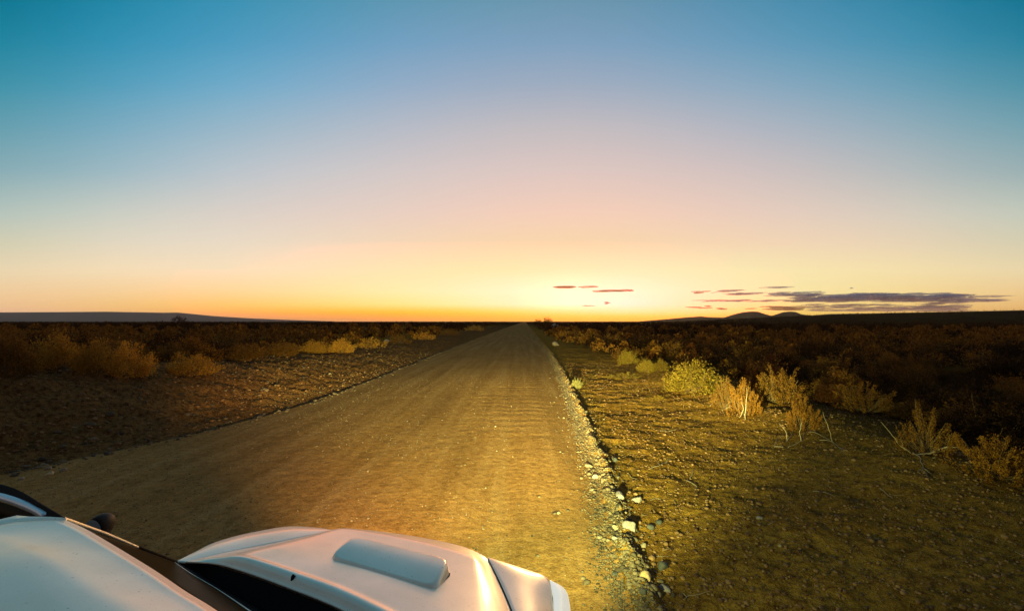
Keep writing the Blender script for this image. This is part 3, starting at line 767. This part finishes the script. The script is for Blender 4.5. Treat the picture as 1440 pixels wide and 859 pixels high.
# right fender and lamp
inr = pj([(686,785.5,.978),(701,815,.996),(720,859,1.026),(756,960,1.07),(800,1090,1.09)])
our = pj([(687,786,.97),(740,803,.95),(771,817,.93),(777,859,.92),(790,960,.95),(860,1150,.98)])
gridmesh('fender', loft(our, inr, 50, 16, lambda s, t_: Vector((0, 0, .03*math.sin(PI*t_)*math.sin(PI*s)))), M['paint'])
li = pj([(772.5,817.5,.93),(777,838,.925),(778.5,859,.92),(785,900,.92)])
lo = pj([(773,818,.925),(792,829,.88),(799,850,.84),(802,900,.80)])
HL = gridmesh('headlamp', loft(lo, li, 24, 14, lambda s, t_: Vector((0, 0, .02*math.sin(PI*t_)*math.sin(PI*s)))), M['lens']); HL['label'] = 'lit headlamp lens at the right corner of the bonnet'
# scoop: a low box with rounded flanks, its mouth to the front
def hood_z(u, v):
    best = min((q for row in gh for q in row), key=lambda q: (CU+F*q.x/q.y-u)**2+(CV+F*(CH-q.z)/q.y-v)**2); return best.z
def SP(u, v, up): return P(u, v, hood_z(u, v+up*120)+up)
UPF = .075
c4 = [SP(500,756,UPF), SP(632,788,UPF), SP(611,829,0), SP(464,785,0)]     # front-left, front-right, rear-right, rear-left
c4 = [c4[0].lerp(c4[2], -.035), c4[1].lerp(c4[3], -.035), c4[2].lerp(c4[0], -.035), c4[3].lerp(c4[1], -.035)]
g = []; m_, n_ = 36, 56
def scoop_pt(s, t_, k=None):
    q = (c4[3].lerp(c4[2], s)).lerp(c4[0].lerp(c4[1], s), t_)
    d = 1-(abs(2*s-1)**9+abs(2*t_-1)**7)**(1/8)
    if k is None: k = float(sst(d, 0, .085))
    rise = UPF*t_+.016*math.sin(PI*min(1, max(0, t_)))*k
    return q+Vector((0, 0, -UPF*t_+rise*k+.010*k-.016*(1-k)))
for j in range(m_): g.append([scoop_pt(i/(n_-1), j/(m_-1)) for i in range(n_)])
sc = gridmesh('bonnet_scoop', g, M['paint'], thick=.003); sc['label'] = 'raised blue-grey air scoop on the bonnet'
sl_ = []
for i in range(49):     # dark rubber seal where the scoop meets the bonnet
    a = 2*PI*i/48; cx_, cy_ = math.cos(a), math.sin(a); n_s = (abs(cx_)**8+abs(cy_)**7)**(1/7.5)
    sl_.append(scoop_pt(.5+.485*cx_/n_s, .5+.485*cy_/n_s, .28)-CL)
mb = MB(); mb.add(tube(sl_, .004, .004, 5)); link('scoop_seal', mb.mesh('scoop_seal'), M['black'], sc)
# nozzle
p = P(412,812,hood_z(412,820)+.022); mb = MB(); mb.add(tube([p+Vector((0, 0, -.03))-CL, p+Vector((0, 0, .004))-CL, p+Vector((.004, .004, .014))-CL], .013, .010, 8))
link('washer_nozzle', mb.mesh('washer_nozzle'), M['black'], CAR)
# cowl
ca = pj([(249,790.5,1.08),(278,806,1.075),(311,828,1.07),(366,859,1.07),(470,920,1.07),(640,1050,1.07)])
cb = [q+Vector((0, .004, -.014)) for q in rear[:6]]
gridmesh('cowl', loft(ca, cb, 50, 8), M['black'])
for a, b_ in (((398,838),(425,856)), ((340,820),(376,832))):
    q0, q1 = P(*a, 1.095), P(*b_, 1.095); mb = MB(); mb.add(tube([q0-CL, q0.lerp(q1, .5)+Vector((0, 0, .006))-CL, q1-CL], .004, .003, 4)); link('wiper', mb.mesh('wiper'), M['wiper'], CAR)
# roof, its edge lip, windscreen, lower trim
rf = pj([(92,730.5,1.80),(120,743,1.80),(153,762,1.80),(214,799,1.80),(260,830,1.80),(308,860,1.80),(420,945,1.80),(560,1080,1.80)])
rl = P(0,739,1.80)
rear_roof = [Vector((-2.12, 1.2, 1.80)), Vector((-2.1, -1.7, 1.78)), Vector((-.55, -1.7, 1.78))]
def roofz(s, t_): return Vector((0, 0, .05*math.sin(PI*s)*float(sst(t_, 0, .35))))
ra = rf
rb = [Vector((-2.16, -1.6, 1.80)), Vector((-1.7, -1.65, 1.80)), Vector((-.5, -1.6, 1.80))]
RL = [P(92,730.5,1.80), P(50,732,1.80), P(0,738,1.80), Vector((-2.18, 1.6, 1.80)), Vector((-2.2, 0, 1.80)), Vector((-2.16, -1.6, 1.80))]
RRt = [rf[-1], Vector((-.48, .5, 1.80)), Vector((-.5, -1.6, 1.80))]
gridmesh('roof', coons(ra, rb, RL, RRt, 50, 60, lambda s, t_: Vector((0, 0, .045*float(sst(min(s, 1-s), 0, .35))*float(sst(min(t_, 1-t_), 0, .12))))), M['paint'], flip=True)
gut = [P(92,727.6,1.805), P(60,725.8,1.805), P(27,726.5,1.805), P(0,729.5,1.805), Vector((-2.30, 1.5, 1.8)), Vector((-2.32, 0, 1.8)), Vector((-2.28, -1.6, 1.8))]
gin = [q+Vector((0, 0, -.006)) for q in RL]
gridmesh('roof_gutter', loft(gin, gut, 50, 4), M['paint'], flip=True)
wt = [q+Vector((0, .004, -.010)) for q in rf]
wb = pj([(246,790,1.15),(258,799,1.155),(272,808,1.155),(306,828,1.155),(350,858,1.155),(450,925,1.155),(620,1060,1.155)])
WS = gridmesh('windscreen', loft(wt, wb, 40, 10), M['glass'])
gridmesh('windscreen_trim', loft([q+Vector((0,0,.002)) for q in wb], [a.lerp(b2, .12) for a, b2 in zip(wb, ca)], 40, 3), M['paint'])
gridmesh('cowl_edge', loft([a.lerp(b2, .12)+Vector((0, 0, -.002)) for a, b2 in zip(wb, ca)], [q+Vector((0, 0, .01)) for q in ca], 40, 3), M['black'])
# left A-pillar
a0, a1 = P(88,729,1.80), P(247,790,1.13)
am = P(194,769,1.40)
mb = MB(); mb.add(tube([a0-CL, a0.lerp(am, .5)+Vector((0, 0, .006))-CL, am-CL], .009, .006, 8)); link('pillar', mb.mesh('pillar'), M['paint'], CAR, True)
mb = MB(); mb.add(tube([am-CL, am.lerp(a1, .5)-CL, a1-CL], .009, .012, 8)); link('pillar_seal', mb.mesh('pillar_seal'), M['black'], CAR, True)
# side mirror on the left
cpt = P(139,741,1.38); mv, mf = I3; mv = mv.copy(); mv[:, 1] = np.clip(mv[:, 1], -.45, 1)
mv = mv*np.array([.062, .09, .078]); mv[:, 0] += .25*mv[:, 2]
me = nmesh('mirror', mv+np.array(cpt-CL), mf); mir = link('side_mirror', me, simple('mirror_shell', (.035,.022,.017), .6, spec=.15), CAR, True)
q = cpt-CL; w_, h_ = .052, .062
me = bpy.data.meshes.new('mirror_glass'); me.from_pydata([(q.x+math.cos(i*PI/8)*w_, q.y-.043, q.z+math.sin(i*PI/8)*h_) for i in range(16)], [], [tuple(range(16))]); link('mirror_glass', me, M['trim'], mir)
mb = MB(); mb.add(tube([cpt-CL, Vector((-2.2, 2.62, 1.2))-CL], .03, .03, 6)); link('mirror_arm', mb.mesh('mirror_arm'), M['black'], CAR, True)
# open left door: seen end-on above the roof
h0, h1 = P(100,733,1.70), P(-60,655,1.66)
dt = pj([(98,731,1.72),(61,709,1.73),(31,691.5,1.73),(0,681,1.73),(-60,668,1.70)])
dm = pj([(66,727,1.70),(40,711,1.70),(0,697,1.70),(-60,688,1.68)])
dn = pj([(62,728,1.695),(40,717,1.695),(0,703,1.695),(-60,692,1.68)])
door = gridmesh('open_door', loft([Vector((-2.2, 2.2, 1.0)), Vector((-2.6, 2.4, 1.0)), Vector((-3.1, 2.72, 1.0))], [Vector((-2.2, 2.2, .35)), Vector((-2.6, 2.4, .35)), Vector((-3.1, 2.72, .35))], 16, 8), M['paint'], thick=.10); door['label'] = 'open passenger door with a black window frame'
gridmesh('door_frame', loft(dm, dt, 30, 5, None), M['black'], door, flip=False, thick=.01)
gridmesh('door_trim', loft(dn, dm, 30, 4, lambda s, t_: Vector((0, 0, .012*math.sin(PI*t_)))), M['trim'], door)
dg = [q+Vector((0, 0, -.7)) for q in dn]
gridmesh('door_glass', loft(dg, [q+Vector((.0, -.0, -.006)) for q in dn], 30, 8), M['glass'], door, thick=.006)
# body sides, sills, cabin
front_top = outl[:-1]+front[1:]+[our[1], our[2], lo[1], lo[2], Vector((.30, 2.3, .85)), Vector((.33, 1.2, 1.02)), Vector((.33, -1.9, 1.02)), Vector((-.2, -2.3, 1.0)), Vector((-1.9, -2.3, 1.0)), Vector((-2.32, -1.9, 1.02)), Vector((-2.34, .8, 1.05)), Vector((-2.26, 2.2, 1.08))]
top = [q+Vector((0, 0, -.012)) for q in front_top]; ctr = Vector((-1.0, .7, 0))
def grow(q, k, z): d = (Vector((q.x, q.y, 0))-ctr); return Vector((ctr.x+d.x*k, ctr.y+d.y*k, z))
rings = [top, [grow(q, 1.012, q.z-.10) for q in top], [grow(q, 1.02, .72) for q in top], [grow(q, 1.0, .42) for q in top], [grow(q, .95, .34) for q in top]]
rings = [r_+[r_[0]] for r_ in rings]
b_ = gridmesh('body', rings, M['paint'], thick=0, flip=False); 
gl_top = [q+Vector((0, 0, -.02)) for q in [Vector((-1.95, 1.75, 1.8)), Vector((-2.24, 1.4, 1.8)), Vector((-2.24, 0, 1.8)), Vector((-2.2, -1.55, 1.8)), Vector((-.52, -1.55, 1.8)), Vector((-.5, .5, 1.8)), rf[-1]]]
gl_bot = [Vector((-2.15, 2.6, 1.06)), Vector((-2.3, 1.4, 1.04)), Vector((-2.3, 0, 1.04)), Vector((-2.28, -1.85, 1.0)), Vector((.28, -1.85, 1.0)), Vector((.28, .8, 1.0)), Vector((.2, 1.75, 1.05))]
gridmesh('side_glass', [gl_top, [a.lerp(b2, .5) for a, b2 in zip(gl_top, gl_bot)], gl_bot], M['glass'])
me = bpy.data.meshes.new('underbody'); g2 = [grow(q, .93, .36)-CL for q in top]; me.from_pydata([tuple(q) for q in g2], [], [tuple(range(len(g2)))]); link('underbody', me, M['black'], CAR)
def lathe(prof, n=28):
    vs, fs = [], []
    for i in range(n):
        a = 2*PI*i/n
        for (x_, r_) in prof: vs.append((x_, math.cos(a)*r_, math.sin(a)*r_))
    k = len(prof)
    for i in range(n):
        for j in range(k-1):
            a = i*k+j; b2 = ((i+1) % n)*k+j; fs.append((a, a+1, b2+1, b2))
    return vs, fs
for wx, wy in ((.20, 2.05), (.20, -1.5), (-2.2, 2.05), (-2.2, -1.5)):
    mb = MB(); mb.add(lathe([(-.12, .24), (-.13, .36), (-.10, .40), (.10, .40), (.13, .36), (.12, .24)])); wh = link('wheel', mb.mesh('wheel'), M['rubber'], CAR, True); wh.location = (wx-CL.x, wy-CL.y, .40)
    mb = MB(); mb.add(lathe([(-.06, .24), (-.08, .2), (-.02, .06), (-.03, .01), (.03, .01), (.02, .06), (.08, .2), (.06, .24)])); link('rim', mb.mesh('rim'), M['rim'], wh, True)
for nm, cv in (('panel_gap', [q+Vector((0, 0, .001)) for q in inr]), ('panel_gap', [q+Vector((0, 0, .003)) for q in li])):
    mb = MB(); mb.add(tube([q-CL for q in curve(cv, 24)], .0035, .0035, 4)); link(nm, mb.mesh(nm), M['black'], CAR)
# headlight beams: the lamps behind the two lenses
def beam(pos, aim, e, size, blend, name, col=(1, .80, .36)):
    l = bpy.data.lights.new(name, 'SPOT'); l.energy = e; l.spot_size = math.radians(size); l.spot_blend = blend; l.shadow_soft_size = .045
    l.color = col; o = bpy.data.objects.new(name, l); COL.objects.link(o); o.location = Vector(pos)-CL; o.parent = CAR
    o.rotation_euler = (Vector(pos)-Vector(aim)).to_track_quat('Z', 'Y').to_euler()
    # the reflector throws most of its light just under the horizontal, as a dipped headlamp does
    l.use_nodes = True; t = NT(l.node_tree); t.n.clear()
    g = t.new('ShaderNodeNewGeometry'); sx = t.new('ShaderNodeSeparateXYZ'); t.l.new(g.outputs['Incoming'], sx.inputs[0])
    sn = t.math('MULTIPLY', sx.outputs[2], SGN)
    low = t.math('POWER', t.math('DIVIDE', t.math('MAXIMUM', sn, .050), .28), -1.85)
    up = t.math('SUBTRACT', 1.0, t.math('MULTIPLY', t.math('MAXIMUM', t.math('MULTIPLY', sn, -1), 0), 9.0), clamp=True)
    em = t.new('ShaderNodeEmission'); em.inputs[0].default_value = (1, 1, 1, 1); t.put(em.inputs[1], t.math('MULTIPLY', low, up))
    t.l.new(em.outputs[0], t.new('ShaderNodeOutputLight').inputs[0]); return o
SGN = -1.0
beam((.27, 3.02, .84), (.45, 10, .3), 2900, 84, 1.0, 'headlight_beam', (.86, 1.0, .34))
beam((.27, 3.02, .84), (1.6, 5.4, 0), 210, 122, 1.0, 'headlight_beam', (.84, .98, .30))
beam((.27, 3.02, .84), (.9, 30, .6), 2600, 34, 1.0, 'headlight_beam', (.95, .93, .36))
beam((-1.75, 3.98, .84), (-1.0, 14, .3), 1300, 100, 1.0, 'headlight_beam', (1, .72, .28))

# ------------------------------------------------------------------ clouds
def cloudmat(name='dusk_cloud', c=(.78,.80,.98,1), lo=.30, hi=.97):
    m, t, b = mat(name); b.inputs['Base Color'].default_value = c; b.inputs['Roughness'].default_value = 1; b.inputs['Specular IOR Level'].default_value = 0
    tr = t.new('ShaderNodeBsdfTranslucent'); tr.inputs[0].default_value = (.6,.55,.5,1)
    mx = t.new('ShaderNodeMixShader'); mx.inputs[0].default_value = .22
    t.l.new(b.outputs[0], mx.inputs[1]); t.l.new(tr.outputs[0], mx.inputs[2])
    g = t.new('ShaderNodeNewGeometry'); mp = t.new('ShaderNodeMapping'); mp.inputs['Scale'].default_value = (.0006, .0006, .0045); t.l.new(g.outputs['Position'], mp.inputs[0])
    n = t.noise(mp.outputs[0], 1.0, 6, .65)
    tp = t.new('ShaderNodeBsdfTransparent'); m2 = t.new('ShaderNodeMixShader')
    t.put(m2.inputs[0], t.ramp(n, [(.34, (lo,)*3), (.58, (hi,)*3)])); t.l.new(mx.outputs[0], m2.inputs[1]); t.l.new(tp.outputs[0], m2.inputs[2])
    t.l.new(m2.outputs[0], t.n['Material Output'].inputs[0]); return m
M['cloud'] = cloudmat()
M['puff'] = cloudmat('golden_cloud', (.75,.48,.22,1), .3, .75)
def cloud(name, spans, label, seed, cat=None, group=None, kind=None, m='cloud'):
    RR = np.random.default_rng(seed); V_, F_ = [], []; o_ = 0; v0, f0 = I2
    for (u0, u1, va, vb) in spans:
        n = max(4, int((u1-u0)*max(vb-va, 1.2)/9))
        for i in range(n):
            Yc = RR.uniform(42000, 60000); u = RR.uniform(u0, u1); v = RR.uniform(va, vb)
            du = min(RR.uniform(3, 16), (u1-u0)*.45) if n > 4 else (u1-u0)*.42; dv = RR.uniform(.45, 1.1)*(1 if vb-va > 3 else .7)
            c = PY(u, v, Yc); k = Yc/F
            w = v0*np.array([du*k, du*k*1.5, dv*k]); w = w*(1+.5*fbm(v0[:, 0]*2+i, v0[:, 1]*2+v0[:, 2]*2, 3, seed+i))[:, None]
            V_.append(w+np.array(c)); F_.append(f0+o_); o_ += len(v0)
    o = link(name, nmesh(name, np.concatenate(V_), np.concatenate(F_)), M[m], smooth=True); tag(o, label, cat, group, kind); return o
def zc(x0, x1, y0, y1): return (960+x0/3, 960+x1/3, 380+y0/3, 380+y1/3)
def zd(x0, x1, y0, y1): return (500+x0/3.6, 500+x1/3.6, 380+y0/3.6, 380+y1/3.6)
cloud('clouds', [zc(380,560,92,108), zc(470,760,102,134), zc(480,740,108,130), zc(720,1200,98,128), zc(780,1180,108,134), zc(1100,1345,107,112), zc(1150,1330,122,132),
                 zc(500,900,142,150), zc(540,1160,152,172), zc(1020,1170,135,170)], 'long purple-grey cloud bank above the right horizon', 2, None, None, 'stuff')
for k, (sp_, lab) in enumerate([
  ([zc(150,250,84,92), zc(190,340,96,102)], 'ragged orange-brown cloud strip at the left end of the cloud bank'),
  ([zc(40,490,126,132)], 'thin long cloud streak just above the twin hills'),
  ([zc(30,95,155,160), zc(100,125,150,154), zc(150,180,152,166)], 'row of small golden cloud puffs left of the twin hills'),
  ([zc(265,305,160,166), zc(350,475,152,170)], 'broken golden cloud patches over the twin hills'),
  ([zc(362,445,70,73)], 'single thin dark streak above the cloud bank'),
  ([zc(58,105,88,96)], 'short brown cloud dash above the golden puffs'),
  ([zc(708,720,74,80)], 'tiny lone cloud fleck above the cloud bank'),
  ([zd(1035,1222,83,86)], 'leftmost thin brown streak in the bright glow'),
  ([zd(1240,1372,101,105)], 'second thin brown streak in the glow, with a thicker end'),
  ([zd(1160,1202,178,180)], 'small flat cloud fleck beside the round one in the glow'),
  ([zd(1258,1284,160,178)], 'small round golden cloud in the bright glow')]):
    cloud('cloud', sp_, lab, 20+k, 'cloud', None, 'thing', 'puff' if ('glow' in lab or 'golden' in lab) else 'cloud')

# ------------------------------------------------------------------ haze
HAZE = 1.4e-5
if HAZE:
    x0, x1, y0, y1, z0, z1 = -15000, 15000, -15000, 15000, -12, 215
    me = bpy.data.meshes.new('haze'); me.from_pydata([(x0,y0,z0),(x1,y0,z0),(x1,y1,z0),(x0,y1,z0),(x0,y0,z1),(x1,y0,z1),(x1,y1,z1),(x0,y1,z1)], [], [(0,3,2,1),(4,5,6,7),(0,1,5,4),(1,2,6,5),(2,3,7,6),(3,0,4,7)])
    m = bpy.data.materials.new('haze'); m.use_nodes = True; t = NT(m.node_tree); t.n.clear()
    pv = t.new('ShaderNodeVolumePrincipled'); pv.inputs['Color'].default_value = (.95,.9,.88,1); pv.inputs['Density'].default_value = HAZE; pv.inputs['Anisotropy'].default_value = .7
    t.l.new(pv.outputs[0], t.new('ShaderNodeOutputMaterial').inputs['Volume'])
    hz = link('haze', me, m); tag(hz, 'thin warm evening haze over the plain', None, None, 'stuff')
